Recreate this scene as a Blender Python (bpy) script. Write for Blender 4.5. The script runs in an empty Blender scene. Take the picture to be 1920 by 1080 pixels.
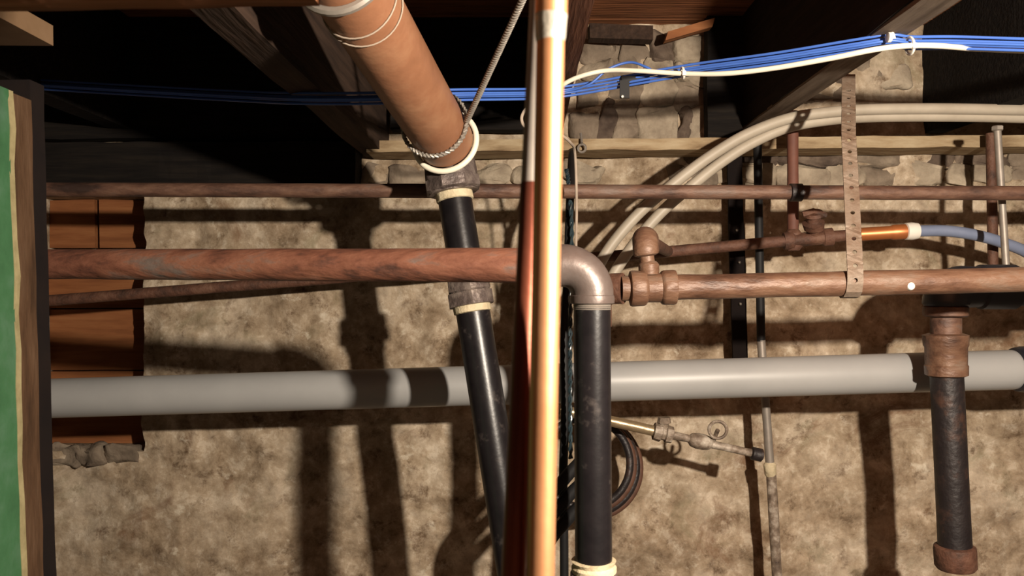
import bpy, bmesh, math, random
from mathutils import Vector, Matrix, noise

C = bpy.context.scene.collection
R = random.Random(7)
F = 1500.0                      # focal length in pixels of the 1920 x 1080 frame

def P(px, py, d):
    """point at depth d (metres) that is seen at pixel px, py"""
    return Vector(((px - 960) / F * d, d, (540 - py) / F * d))

# ------------------------------------------------------------------ camera, world, lamp, exposure
scn = bpy.context.scene
cam = bpy.data.cameras.new('camera')
cam.sensor_width = 36.0
cam.lens = 36.0 * F / 1920
cam.clip_start = 0.02
cam.dof.use_dof = True
cam.dof.focus_distance = 1.5
cam.dof.aperture_fstop = 13
co = bpy.data.objects.new('camera', cam)
co.rotation_euler = (math.pi / 2, 0, 0)
C.objects.link(co)
scn.camera = co

w = bpy.data.worlds.new('world'); scn.world = w
w.use_nodes = True
bg = w.node_tree.nodes['Background']
bg.inputs[0].default_value = (0.002, 0.0016, 0.0014, 1)
bg.inputs[1].default_value = 1.0

lamp = bpy.data.lights.new('work_lamp', 'POINT')
lamp.energy = 185
lamp.color = (1.0, 0.87, 0.715)
lamp.shadow_soft_size = 0.019
lo = bpy.data.objects.new('work_lamp', lamp)
lo.location = (0.6, 0.0, 0.216)
C.objects.link(lo)

vs = scn.view_settings
vs.view_transform = 'Standard'; vs.look = 'None'; vs.gamma = 1; vs.exposure = 0.0
vs.use_curve_mapping = False

# ------------------------------------------------------------------ materials
def mat(name, cols, scale=8.0, rough=0.7, metal=0.0, bump=0.0, bscale=60.0, detail=6.0, stretch=None,
        pos=None, spec=0.5, dist=0.0, rough2=None):
    m = bpy.data.materials.new(name); m.use_nodes = True
    nt = m.node_tree; n = nt.nodes; L = nt.links
    b = n['Principled BSDF']
    b.inputs['Roughness'].default_value = rough
    b.inputs['Metallic'].default_value = metal
    b.inputs['Specular IOR Level'].default_value = spec
    tc = n.new('ShaderNodeTexCoord')
    src = tc.outputs['Object']
    if stretch:
        mp = n.new('ShaderNodeMapping'); mp.inputs['Scale'].default_value = stretch
        L.new(src, mp.inputs[0]); src = mp.outputs[0]
    if len(cols) == 1:
        b.inputs['Base Color'].default_value = (*cols[0], 1)
    else:
        nz = n.new('ShaderNodeTexNoise'); nz.inputs['Scale'].default_value = scale
        nz.inputs['Detail'].default_value = detail; nz.inputs['Roughness'].default_value = 0.62
        nz.inputs['Distortion'].default_value = dist
        L.new(src, nz.inputs['Vector'])
        cr = n.new('ShaderNodeValToRGB')
        el = cr.color_ramp.elements
        k = len(cols)
        ps = pos or [0.3 + 0.4 * i / (k - 1) for i in range(k)]
        while len(el) < k: el.new(0.5)
        for i in range(k):
            el[i].position = ps[i]; el[i].color = (*cols[i], 1)
        L.new(nz.outputs['Fac'], cr.inputs[0])
        L.new(cr.outputs[0], b.inputs['Base Color'])
        if rough2 is not None:
            mr = n.new('ShaderNodeMapRange')
            mr.inputs['From Min'].default_value = 0.35; mr.inputs['From Max'].default_value = 0.65
            mr.inputs['To Min'].default_value = rough; mr.inputs['To Max'].default_value = rough2
            L.new(nz.outputs['Fac'], mr.inputs['Value']); L.new(mr.outputs[0], b.inputs['Roughness'])
    if bump:
        nb = n.new('ShaderNodeTexNoise'); nb.inputs['Scale'].default_value = bscale
        nb.inputs['Detail'].default_value = 8; L.new(src, nb.inputs['Vector'])
        bp = n.new('ShaderNodeBump'); bp.inputs['Strength'].default_value = bump
        bp.inputs['Distance'].default_value = 0.01
        L.new(nb.outputs['Fac'], bp.inputs['Height']); L.new(bp.outputs[0], b.inputs['Normal'])
    return m

def wall_mat():
    m = bpy.data.materials.new('rubble_plaster'); m.use_nodes = True
    nt = m.node_tree; n = nt.nodes; L = nt.links
    b = n['Principled BSDF']; b.inputs['Roughness'].default_value = 0.92
    b.inputs['Specular IOR Level'].default_value = 0.2
    tc = n.new('ShaderNodeTexCoord'); src = tc.outputs['Object']
    def nz(s, d, dist=0.0, r=0.6):
        x = n.new('ShaderNodeTexNoise'); x.inputs['Scale'].default_value = s; x.inputs['Detail'].default_value = d
        x.inputs['Distortion'].default_value = dist; x.inputs['Roughness'].default_value = r
        L.new(src, x.inputs['Vector']); return x.outputs['Fac']
    def ramp(fac, stops):
        cr = n.new('ShaderNodeValToRGB'); el = cr.color_ramp.elements
        while len(el) < len(stops): el.new(0.5)
        for e, (p, c) in zip(el, stops): e.position = p; e.color = (*c, 1)
        L.new(fac, cr.inputs[0]); return cr.outputs[0]
    def mix(fac, a, bb, mode='MIX'):
        x = n.new('ShaderNodeMix'); x.data_type = 'RGBA'; x.blend_type = mode
        if isinstance(fac, float): x.inputs[0].default_value = fac
        else: L.new(fac, x.inputs[0])
        L.new(a, x.inputs[6]); L.new(bb, x.inputs[7]); return x.outputs[2]
    base = ramp(nz(6, 9, 0.3, 0.68), [(0.38, (0.15, 0.098, 0.058)), (0.46, (0.30, 0.222, 0.145)), (0.53, (0.44, 0.345, 0.245)), (0.60, (0.60, 0.50, 0.385))])
    grey = ramp(nz(23, 9, 0.2, 0.72), [(0.36, (0.15, 0.10, 0.062)), (0.46, (0.33, 0.25, 0.17)), (0.54, (0.45, 0.355, 0.255)), (0.61, (0.68, 0.58, 0.455))])
    c = mix(0.5, base, grey)
    dark = ramp(nz(15, 9, 0.25, 0.75), [(0.34, (0.24, 0.17, 0.12)), (0.455, (1, 1, 1))])
    c = mix(0.8, c, dark, 'MULTIPLY')
    pale = n.new('ShaderNodeMapRange'); pale.inputs['From Min'].default_value = 0.60; pale.inputs['From Max'].default_value = 0.72
    L.new(nz(20, 7, 0.2, 0.66), pale.inputs['Value'])
    pc = n.new('ShaderNodeRGB'); pc.outputs[0].default_value = (0.66, 0.58, 0.46, 1)
    c = mix(pale.outputs[0], c, pc.outputs[0])
    rs = n.new('ShaderNodeMapRange'); rs.inputs['From Min'].default_value = 0.58; rs.inputs['From Max'].default_value = 0.68
    L.new(nz(4.2, 8, 0.9, 0.7), rs.inputs['Value'])
    rc = n.new('ShaderNodeRGB'); rc.outputs[0].default_value = (0.17, 0.09, 0.048, 1)
    sc = n.new('ShaderNodeMath'); sc.operation = 'MULTIPLY'; sc.inputs[1].default_value = 0.75
    L.new(rs.outputs[0], sc.inputs[0])
    c = mix(sc.outputs[0], c, rc.outputs[0])
    gs = n.new('ShaderNodeMapRange'); gs.inputs['From Min'].default_value = 0.57; gs.inputs['From Max'].default_value = 0.7; gs.inputs['To Max'].default_value = 0.42
    L.new(nz(5.7, 8, 0.9, 0.7), gs.inputs['Value'])
    gc = n.new('ShaderNodeRGB'); gc.outputs[0].default_value = (0.19, 0.175, 0.10, 1)
    c = mix(gs.outputs[0], c, gc.outputs[0])
    L.new(c, b.inputs['Base Color'])
    bp = n.new('ShaderNodeBump'); bp.inputs['Strength'].default_value = 0.32; bp.inputs['Distance'].default_value = 0.022
    L.new(nz(17, 10, 0.1, 0.62), bp.inputs['Height']); L.new(bp.outputs[0], b.inputs['Normal'])
    return m

M = {}
M['wall'] = wall_mat()
M['stone'] = mat('field_stone', [(0.10, 0.075, 0.053), (0.19, 0.145, 0.105), (0.33, 0.265, 0.195)], 11, 0.9, bump=0.6, bscale=45)
M['stone_pale'] = mat('limewashed_stone', [(0.16, 0.12, 0.085), (0.32, 0.26, 0.19), (0.48, 0.40, 0.30)], 14, 0.9, bump=0.6, bscale=45)
M['stone_brown'] = mat('brown_stone', [(0.05, 0.032, 0.023), (0.11, 0.077, 0.056), (0.22, 0.165, 0.12)], 16, 0.9, bump=0.6, bscale=45)
M['rust'] = mat('rusty_iron', [(0.035, 0.018, 0.013), (0.095, 0.046, 0.03), (0.15, 0.078, 0.05), (0.14, 0.09, 0.068)], 26, 0.6, 0.1, bump=0.3, bscale=90, stretch=(0.35, 1, 1), pos=[0.34, 0.46, 0.56, 0.66])
M['rust_red'] = mat('red_oxide_iron', [(0.06, 0.025, 0.017), (0.15, 0.055, 0.032), (0.20, 0.08, 0.047), (0.13, 0.095, 0.08)], 27, 0.6, 0.05, bump=0.35, bscale=80, stretch=(0.3, 1, 1), pos=[0.36, 0.45, 0.55, 0.66])
M['rust_tan'] = mat('tan_rusted_iron', [(0.055, 0.026, 0.016), (0.125, 0.062, 0.037), (0.175, 0.095, 0.058), (0.185, 0.122, 0.087)], 27, 0.48, 0.1, bump=0.3, bscale=90, stretch=(0.35, 1, 1), pos=[0.34, 0.46, 0.57, 0.66])
M['rust_dark'] = mat('dark_rusted_iron', [(0.04, 0.02, 0.013), (0.11, 0.047, 0.028), (0.16, 0.08, 0.05)], 25, 0.7, 0.1, bump=0.3, bscale=120)
M['black_iron'] = mat('black_iron', [(0.006, 0.005, 0.006), (0.011, 0.009, 0.010), (0.06, 0.05, 0.046)], 26, 0.33, 0.0, bump=0.03, bscale=120, pos=[0.3, 0.58, 0.72], spec=0.4)
M['black_rusty'] = mat('blackened_iron', [(0.010, 0.007, 0.008), (0.018, 0.013, 0.013), (0.08, 0.038, 0.024)], 18, 0.5, 0.1, bump=0.2, bscale=90, pos=[0.3, 0.55, 0.74])
M['steel'] = mat('malleable_iron', [(0.10, 0.050, 0.036), (0.115, 0.085, 0.074), (0.145, 0.117, 0.105)], 14, 0.42, 0.3, bump=0.06, bscale=120)
M['steel_rust'] = mat('iron_hub', [(0.05, 0.037, 0.032), (0.12, 0.09, 0.08), (0.26, 0.21, 0.18)], 30, 0.5, 0.3, bump=0.35, bscale=90)
M['copper'] = mat('copper', [(0.74, 0.32, 0.14), (0.88, 0.46, 0.23)], 9, 0.42, 0.85, bump=0.03, bscale=60)
M['copper_dark'] = mat('dark_red_copper', [(0.12, 0.032, 0.02), (0.24, 0.07, 0.035)], 9, 0.42, 0.7, bump=0.05, bscale=60)  # darker and redder than the main copper
M['copper_orange'] = mat('bright_copper', [(0.42, 0.13, 0.04), (0.55, 0.19, 0.06)], 12, 0.4, 0.5)
M['solder'] = mat('solder', [(0.52, 0.46, 0.38), (0.74, 0.68, 0.58)], 25, 0.35, 0.7, bump=0.2, bscale=90)
M['galv'] = mat('galvanised', [(0.22, 0.19, 0.165), (0.33, 0.29, 0.25)], 30, 0.5, 0.4)
M['pvc'] = mat('grey_pvc', [(0.295, 0.292, 0.288), (0.34, 0.336, 0.33)], 6, 0.42)
M['brown'] = mat('brown_painted_pipe', [(0.21, 0.092, 0.046), (0.27, 0.12, 0.062), (0.34, 0.175, 0.095)], 10, 0.5, 0.0, bump=0.08, bscale=70, detail=8)
M['cream'] = mat('cream_joint', [(0.42, 0.34, 0.21), (0.62, 0.53, 0.36)], 30, 0.7, bump=0.3, bscale=120)
M['blue'] = mat('blue_sheath', [(0.045, 0.115, 0.42), (0.06, 0.15, 0.50)], 12, 0.4)
M['white_cable'] = mat('white_sheath', [(0.74, 0.68, 0.55), (0.82, 0.76, 0.63)], 10, 0.45)
M['white'] = mat('white_plastic', [(0.75, 0.70, 0.62)], rough=0.45)
M['hose'] = mat('grey_hose', [(0.34, 0.29, 0.225), (0.43, 0.375, 0.30)], 14, 0.5)
M['pex'] = mat('blue_grey_hose', [(0.15, 0.18, 0.27), (0.20, 0.23, 0.33)], 14, 0.5)
M['black'] = mat('black_rubber', [(0.008, 0.008, 0.009), (0.014, 0.013, 0.013)], 20, 0.6, spec=0.25)
M['navy'] = mat('blue_black_plastic', [(0.012, 0.013, 0.02)], rough=0.45)
M['wire'] = mat('galvanised_wire', [(0.26, 0.23, 0.20), (0.40, 0.36, 0.31)], 60, 0.42, 0.4)
M['cord'] = mat('pale_cord', [(0.30, 0.235, 0.18), (0.42, 0.34, 0.27)], 30, 0.8)
M['wood'] = mat('old_timber', [(0.020, 0.012, 0.009), (0.038, 0.022, 0.015), (0.055, 0.032, 0.022)], 7, 0.85, bump=0.4, bscale=14, stretch=(9, 0.7, 9), spec=0.2)
M['wood_mid'] = mat('reddish_timber', [(0.05, 0.02, 0.011), (0.10, 0.04, 0.022), (0.15, 0.062, 0.035)], 7, 0.85, bump=0.4, bscale=14, stretch=(9, 0.7, 9), spec=0.2)
M['wood_unlit'] = mat('unlit_joist_timber', [(0.009, 0.006, 0.005), (0.016, 0.011, 0.008), (0.025, 0.017, 0.013)], 7, 0.9, bump=0.3, bscale=14, stretch=(9, 0.7, 9), spec=0.15)  # joist wood darkened to paint in its unlit side
M['underside_strip'] = mat('dusty_underside', [(0.09, 0.065, 0.047), (0.16, 0.12, 0.09), (0.22, 0.17, 0.13)], 7, 0.9, bump=0.3, bscale=14, stretch=(9, 0.7, 9), spec=0.15)  # paler tone for the joist's dusty underside
M['glossy'] = mat('dark_teal_sheath', [(0.012, 0.02, 0.024), (0.03, 0.05, 0.06)], 30, 0.22)
M['wood_red'] = mat('red_floor_board', [(0.10, 0.038, 0.018), (0.22, 0.085, 0.036), (0.30, 0.12, 0.055)], 7, 0.8, bump=0.4, bscale=14, stretch=(0.7, 9, 9), spec=0.2)
M['wood_shade'] = mat('shade_dark_timber', [(0.005, 0.004, 0.004), (0.010, 0.008, 0.007), (0.017, 0.013, 0.010)], 8, 0.9, bump=0.4, bscale=14, stretch=(0.7, 9, 9), spec=0.15)  # near-black wood, shade of the dark bays put into the colour
M['sill'] = mat('dusty_sill', [(0.19, 0.125, 0.07), (0.34, 0.25, 0.15), (0.44, 0.35, 0.23)], 9, 0.9, bump=0.4, bscale=20, stretch=(1, 5, 5), spec=0.2)
M['board'] = mat('orange_board', [(0.17, 0.060, 0.022), (0.25, 0.093, 0.034), (0.31, 0.13, 0.05)], 8, 0.75, bump=0.25, bscale=16, stretch=(0.6, 6, 6), spec=0.25)
M['post'] = mat('raw_post', [(0.028, 0.014, 0.007), (0.062, 0.032, 0.016), (0.088, 0.05, 0.028)], 8, 0.8, bump=0.4, bscale=18, stretch=(4, 4, 0.9), spec=0.2)
M['black_and_shade'] = mat('black_and_post_edge_shade', [(0.006, 0.004, 0.004), (0.010, 0.006, 0.005)], 20, 0.9, spec=0.15)  # black of the wall strip, also the painted shade on the post edge
M['green'] = mat('green_paint', [(0.022, 0.078, 0.031), (0.032, 0.105, 0.043), (0.058, 0.13, 0.075)], 14, 0.6, bump=0.15, bscale=40)
M['torn'] = mat('torn_paint_edge', [(0.17, 0.14, 0.065), (0.30, 0.25, 0.13)], 40, 0.8)
M['pale_wood'] = mat('pale_block', [(0.12, 0.07, 0.035), (0.17, 0.105, 0.06)], 14, 0.8, spec=0.2)
M['strap'] = mat('rusted_strap', [(0.13, 0.075, 0.045), (0.20, 0.145, 0.105), (0.235, 0.185, 0.145)], 22, 0.6, 0.2, bump=0.2, bscale=120)
M['concrete'] = mat('concrete', [(0.07, 0.055, 0.045), (0.11, 0.09, 0.075)], 5, 0.9)
M['plaster'] = mat('sooty_plaster', [(0.05, 0.04, 0.03), (0.09, 0.07, 0.055)], 5, 0.9)
M['brass'] = mat('dull_brass', [(0.30, 0.21, 0.115), (0.46, 0.36, 0.23)], 18, 0.36, 0.6, bump=0.1, bscale=90)
M['mottle'] = mat('mottled_conduit', [(0.06, 0.04, 0.03), (0.20, 0.15, 0.11), (0.48, 0.42, 0.35)], 38, 0.6, 0.1, bump=0.2, bscale=90)
M['redrod'] = mat('red_brown_rod', [(0.10, 0.036, 0.024), (0.16, 0.06, 0.038)], 20, 0.7)
M['rubbish_hose'] = mat('brown_cord', [(0.05, 0.022, 0.014), (0.13, 0.055, 0.03)], 30, 0.7)

# ------------------------------------------------------------------ mesh helpers
def spline(pts, n=10):
    pts = [Vector(p) for p in pts]
    q = [pts[0] * 2 - pts[1]] + pts + [pts[-1] * 2 - pts[-2]]
    out = []
    for i in range(1, len(q) - 2):
        a, b, c, d = q[i - 1], q[i], q[i + 1], q[i + 2]
        for k in range(n):
            t = k / n
            out.append(0.5 * ((2 * b) + (c - a) * t + (2 * a - 5 * b + 4 * c - d) * t * t + (3 * b - a - 3 * c + d) * t ** 3))
    out.append(pts[-1]); return out

def fillet(a, b, c, r, n=10):
    """points of an arc that rounds the corner a-b-c with radius r"""
    a, b, c = Vector(a), Vector(b), Vector(c)
    u = (a - b).normalized(); v = (c - b).normalized()
    ang = u.angle(v); t = r / math.tan(ang / 2)
    p, q = b + u * t, b + v * t
    cen = b + (u + v).normalized() * (r / math.sin(ang / 2))
    e1 = (p - cen).normalized(); ax = e1.cross((q - cen)).normalized()
    tot = (p - cen).angle(q - cen)
    return [cen + Matrix.Rotation(tot * k / n, 3, ax) @ e1 * r for k in range(n + 1)]

def frames(path):
    T = []
    for i in range(len(path)):
        a = path[max(i - 1, 0)]; b = path[min(i + 1, len(path) - 1)]
        d = b - a
        T.append(d.normalized() if d.length > 1e-9 else Vector((0, 0, 1)))
    ref = Vector((0, 0, 1)) if abs(T[0].z) < 0.9 else Vector((1, 0, 0))
    N = [(ref - T[0] * ref.dot(T[0])).normalized()]
    for i in range(1, len(path)):
        v = N[-1] - T[i] * N[-1].dot(T[i])
        N.append(v.normalized())
    return T, N

class MB:
    def __init__(s): s.v = []; s.f = []
    def add(s, v, f):
        o = len(s.v); s.v += [Vector(x) for x in v]; s.f += [tuple(i + o for i in q) for q in f]
    def tube(s, path, r, seg=20, caps=True, rough=0.0, phase=0.0, rscale=12.0):
        path = [Vector(p) for p in path]
        T, N = frames(path)
        rr = r if isinstance(r, (list, tuple)) else [r] * len(path)
        v = []; f = []
        for i, p in enumerate(path):
            B = T[i].cross(N[i])
            for k in range(seg):
                a = 2 * math.pi * k / seg + phase
                dirn = N[i] * math.cos(a) + B * math.sin(a)
                q = rr[i]
                if rough: q *= 1 + rough * noise.noise((p + dirn * rr[i]) * rscale)
                v.append(p + dirn * q)
        for i in range(len(path) - 1):
            for k in range(seg):
                k2 = (k + 1) % seg
                f.append((i * seg + k, i * seg + k2, (i + 1) * seg + k2, (i + 1) * seg + k))
        if caps:
            f.append(tuple(range(seg - 1, -1, -1)))
            f.append(tuple(range((len(path) - 1) * seg, len(path) * seg)))
        s.add(v, f); return s
    def turn(s, p0, p1, prof, seg=24, phase=0.0, rough=0.0):
        """lathe: prof is a list of (t along p0-p1, radius)"""
        p0, p1 = Vector(p0), Vector(p1)
        d = (p1 - p0)
        T = d.normalized(); ref = Vector((0, 0, 1)) if abs(T.z) < 0.9 else Vector((1, 0, 0))
        N = (ref - T * ref.dot(T)).normalized(); B = T.cross(N)
        v = []; f = []
        for t, r in prof:
            c = p0 + d * t
            for k in range(seg):
                a = 2 * math.pi * k / seg + phase
                dr = N * math.cos(a) + B * math.sin(a)
                q = r * (1 + rough * noise.noise((c + dr * r) * 40)) if rough else r
                v.append(c + dr * q)
        n = len(prof)
        for i in range(n - 1):
            for k in range(seg):
                k2 = (k + 1) % seg
                f.append((i * seg + k, i * seg + k2, (i + 1) * seg + k2, (i + 1) * seg + k))
        f.append(tuple(range(seg - 1, -1, -1))); f.append(tuple(range((n - 1) * seg, n * seg)))
        s.add(v, f); return s
    def ring(s, c, axis, R_, r, n=40, seg=10, a0=0.0, a1=2 * math.pi, wob=0.0):
        axis = Vector(axis).normalized(); c = Vector(c)
        ref = Vector((0, 0, 1)) if abs(axis.z) < 0.9 else Vector((1, 0, 0))
        N = (ref - axis * ref.dot(axis)).normalized(); B = axis.cross(N)
        full = abs(a1 - a0 - 2 * math.pi) < 1e-6
        path = [c + (N * math.cos(a0 + (a1 - a0) * k / n) + B * math.sin(a0 + (a1 - a0) * k / n)) * R_ + axis * wob * math.sin(3 * k / n * 6.283) for k in range(n + 1)]
        s.tube(path, r, seg, caps=not full); return s
    def box(s, c, hx, hy, hz, ax=None, ay=None, az=None, cells=(1, 1, 1), jit=0.0, js=9.0, bev=0.0):
        """box about c with half sizes and axes; cells subdivide it, jit roughens it"""
        c = Vector(c)
        ax = Vector(ax or (1, 0, 0)).normalized(); ay = Vector(ay or (0, 1, 0)).normalized(); az = Vector(az or (0, 0, 1)).normalized()
        bm = bmesh.new(); bmesh.ops.create_cube(bm, size=2)
        for v in bm.verts: v.co = Vector((v.co.x * hx, v.co.y * hy, v.co.z * hz))
        for k, nn in enumerate(cells):
            if nn > 1:
                es = [e for e in bm.edges if abs((e.verts[0].co - e.verts[1].co)[k]) > 1e-9 and all(abs((e.verts[0].co - e.verts[1].co)[j]) < 1e-9 for j in range(3) if j != k)]
                bmesh.ops.subdivide_edges(bm, edges=es, cuts=nn - 1, use_grid_fill=True)
        if bev:
            es = [e for e in bm.edges if len(e.link_faces) == 2 and e.calc_face_angle() > 0.5]
            bmesh.ops.bevel(bm, geom=es, offset=bev, segments=2, affect='EDGES')
        vs_ = []
        for v in bm.verts:
            p = c + ax * v.co.x + ay * v.co.y + az * v.co.z
            if jit: p = p + noise.noise_vector(p * js) * jit
            vs_.append(p)
        bm.verts.index_update()
        fs = [tuple(v.index for v in f.verts) for f in bm.faces]
        bm.free(); s.add(vs_, fs); return s
    def build(s, name, material, parent=None, smooth=True, angle=38, root=None):
        me = bpy.data.meshes.new(name)
        base = Vector((0, 0, 0))
        if parent is not None:
            b = parent
            while b is not None:
                base = base + b.location; b = b.parent
        else:
            for p in s.v: base = base + p
            base = base / len(s.v)
        me.from_pydata([tuple(p - base) for p in s.v], [], s.f)
        me.update()
        bm = bmesh.new(); bm.from_mesh(me); bmesh.ops.recalc_face_normals(bm, faces=bm.faces); bm.to_mesh(me); bm.free()
        if smooth:
            me.shade_smooth()
            me.set_sharp_from_angle(angle=math.radians(angle))
        me.materials.append(M[material])
        o = bpy.data.objects.new(name, me)
        C.objects.link(o)
        if parent is not None: o.parent = parent
        else: o.location = base
        return o

def tag(o, label, cat, group=None):
    o['label'] = label; o['category'] = cat
    if group: o['group'] = group
    return o

def thing(name, label, cat, loc, group=None):
    o = bpy.data.objects.new(name, None); o.location = loc; o.empty_display_size = 0.05
    C.objects.link(o); return tag(o, label, cat, group)

def struct(o): o['kind'] = 'structure'; return o

def lin(a, b, n=12):
    a, b = Vector(a), Vector(b); return [a.lerp(b, k / n) for k in range(n + 1)]

def px(n, d): return n * d / F      # n pixels at depth d, in metres

# ------------------------------------------------------------------ the setting
D = 2.0
XL, XR, YF, ZF, ZC = -1.8, 2.2, -2.2, -1.5, 0.655
nic = (P(50, 0, D).x, P(270, 0, D).x, P(0, 846, D).z, P(0, 366, D).z)   # recess in the wall: x0, x1, z0, z1

def wall_back():
    xs = sorted(set([XL + (XR - XL) * i / 400 for i in range(401)] + [nic[0], nic[1]]))
    zs = sorted(set([ZF + (ZC - ZF) * i / 220 for i in range(221)] + [nic[2], nic[3]]))
    vi = {}; v = []; f = []
    def vid(i, j):
        if (i, j) not in vi:
            x, z = xs[i], zs[j]
            p = Vector((x, 0, z))
            h = noise.fractal(p * 5.0, 0.8, 2.1, 6) * 0.020 + noise.noise(p * 1.3) * 0.010 - max(0, noise.noise(p * 9 + Vector((5, 0, 0)))) * 0.010
            e = Vector((0, 0, 0))
            if abs(x - nic[1]) < 0.02 and nic[2] - 0.02 < z < nic[3] + 0.02:
                e.x = noise.noise(Vector((0, 3, z * 22))) * 0.012
            vi[(i, j)] = len(v); v.append(Vector((x, D + h, z)) + e)
        return vi[(i, j)]
    for i in range(len(xs) - 1):
        for j in range(len(zs) - 1):
            cx, cz = (xs[i] + xs[i + 1]) / 2, (zs[j] + zs[j + 1]) / 2
            if nic[0] < cx < nic[1] and nic[2] < cz < nic[3]: continue
            f.append((vid(i, j), vid(i + 1, j), vid(i + 1, j + 1), vid(i, j + 1)))
    mb = MB(); mb.add(v, f)
    # sides of the recess
    dep = 0.13
    for i in range(len(xs) - 1):
        if nic[0] <= (xs[i] + xs[i + 1]) / 2 <= nic[1]:
            for jz in (zs.index(nic[2]), zs.index(nic[3])):
                a, b = v[vid(i, jz)], v[vid(i + 1, jz)]
                mb.add([a, b, Vector((b.x, D + dep, b.z)), Vector((a.x, D + dep, a.z))], [(0, 1, 2, 3)])
    for j in range(len(zs) - 1):
        if nic[2] <= (zs[j] + zs[j + 1]) / 2 <= nic[3]:
            for ix in (xs.index(nic[0]), xs.index(nic[1])):
                a, b = v[vid(ix, j)], v[vid(ix, j + 1)]
                mb.add([a, b, Vector((b.x, D + dep, b.z)), Vector((a.x, D + dep, a.z))], [(0, 1, 2, 3)])
    x0, x1, z0, z1 = nic
    mb.add([(x0 - .02, D + dep, z0 - .02), (x1 + .02, D + dep, z0 - .02), (x1 + .02, D + dep, z1 + .02), (x0 - .02, D + dep, z1 + .02)], [(0, 1, 2, 3)])
    o = mb.build('wall_back', 'wall', angle=80)
    return struct(o)
WB = wall_back()

def plain(name, vs_, m): 
    mb = MB(); mb.add(vs_, [(0, 1, 2, 3)]); return struct(mb.build(name, m, smooth=False))
plain('floor', [(XL, YF, ZF), (XR, YF, ZF), (XR, D + .1, ZF), (XL, D + .1, ZF)], 'concrete')
plain('wall_left', [(XL, YF, ZF), (XL, D + .1, ZF), (XL, D + .1, ZC + .05), (XL, YF, ZC + .05)], 'plaster')
plain('wall_right', [(XR, YF, ZF), (XR, D + .1, ZF), (XR, D + .1, ZC + .05), (XR, YF, ZC + .05)], 'plaster')
plain('wall_front', [(XL, YF, ZF), (XR, YF, ZF), (XR, YF, ZC + .05), (XL, YF, ZC + .05)], 'plaster')

# ceiling: the underside of the floor boards above, laid across the joists
cl = bpy.data.objects.new('ceiling', None); cl.location = (0, 0, ZC); C.objects.link(cl); struct(cl)
y = D + 0.08
k = 0
while y > YF:
    wd = 0.135 + R.uniform(-0.01, 0.01)
    mb = MB(); mb.box((0.5 * (XL + XR), y - wd / 2, ZC + 0.012 + R.uniform(0, 0.003)), (XR - XL) / 2, wd / 2 - 0.002, 0.012, bev=0.002)
    mb.build('plank', 'wood_red', cl, smooth=False)
    y -= wd; k += 1

# rough stones showing in the wall between the joists, and the course under the sill
def stone(x0, y0, x1, y1, m, d=D, deep=0.05, proud=0.017, seed=0):
    a, b = P(x0, y0, d), P(x1, y1, d)
    cx, cz = (a.x + b.x) / 2, (a.z + b.z) / 2; hx, hz = abs(b.x - a.x) / 2 + 0.006, abs(a.z - b.z) / 2 + 0.005
    bm = bmesh.new(); bmesh.ops.create_icosphere(bm, subdivisions=3, radius=1)
    vv = []
    for v in bm.verts:
        n_ = v.co
        q = [math.copysign(abs(t) ** 0.42, t) for t in n_]
        p = Vector((cx + q[0] * hx, d + q[1] * proud, cz + q[2] * hz))
        p += noise.noise_vector(p * 20 + Vector((seed, 0, 0))) * 0.020 + noise.noise_vector(p * 48 + Vector((0, seed, 0))) * 0.008
        vv.append(p)
    bm.verts.index_update()
    ff = [tuple(v.index for v in f.verts) for f in bm.faces]; bm.free()
    mb = MB(); mb.add(vv, ff)
    mb.build('stone', m, WB, angle=60)
bay = [(1088, 80, 1163, 116, 'stone'), (1166, 78, 1213, 112, 'stone'), (1216, 68, 1262, 118, 'stone_brown'), (1266, 74, 1335, 116, 'stone_pale'),
       (1086, 118, 1148, 152, 'stone_pale'), (1152, 114, 1196, 150, 'stone'), (1200, 120, 1262, 152, 'stone_pale'), (1266, 118, 1340, 160, 'stone_pale'),
       (1078, 155, 1132, 205, 'stone'), (1136, 154, 1200, 196, 'stone'), (1204, 156, 1262, 200, 'stone_pale'), (1266, 162, 1340, 204, 'stone'),
       (1072, 208, 1122, 268, 'stone'), (1126, 200, 1152, 268, 'stone_brown'), (1156, 200, 1190, 268, 'stone'), (1194, 204, 1270, 268, 'stone_pale'), (1274, 208, 1290, 268, 'stone_brown'), (1294, 208, 1345, 268, 'stone_pale'),
       (1500, 160, 1590, 195, 'stone'), (1600, 108, 1652, 150, 'stone'), (1645, 130, 1698, 162, 'stone_pale'), (1500, 130, 1592, 156, 'stone_brown')]
for i, b in enumerate(bay): stone(*b, seed=i)
xx = 1275
i = 0
while xx < 2010:
    wd = R.uniform(50, 130)
    stone(xx, 276, xx + wd - 3, 312, 'stone_brown' if i % 3 else 'stone', proud=0.016, seed=i); xx += wd; i += 1
xx = 1255
while xx < 2010:
    wd = R.uniform(45, 110)
    stone(xx, 314, xx + wd - 3, 347, 'stone_pale' if i % 4 else 'stone', proud=0.017, seed=i); xx += wd; i += 1
for x0, x1 in ((676, 735), (739, 800), (804, 880), (884, 960), (964, 1050), (1054, 1130)):
    stone(x0, 316, x1, 343, 'stone_pale' if x0 > 800 else 'stone', proud=0.015, seed=x0)

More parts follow.
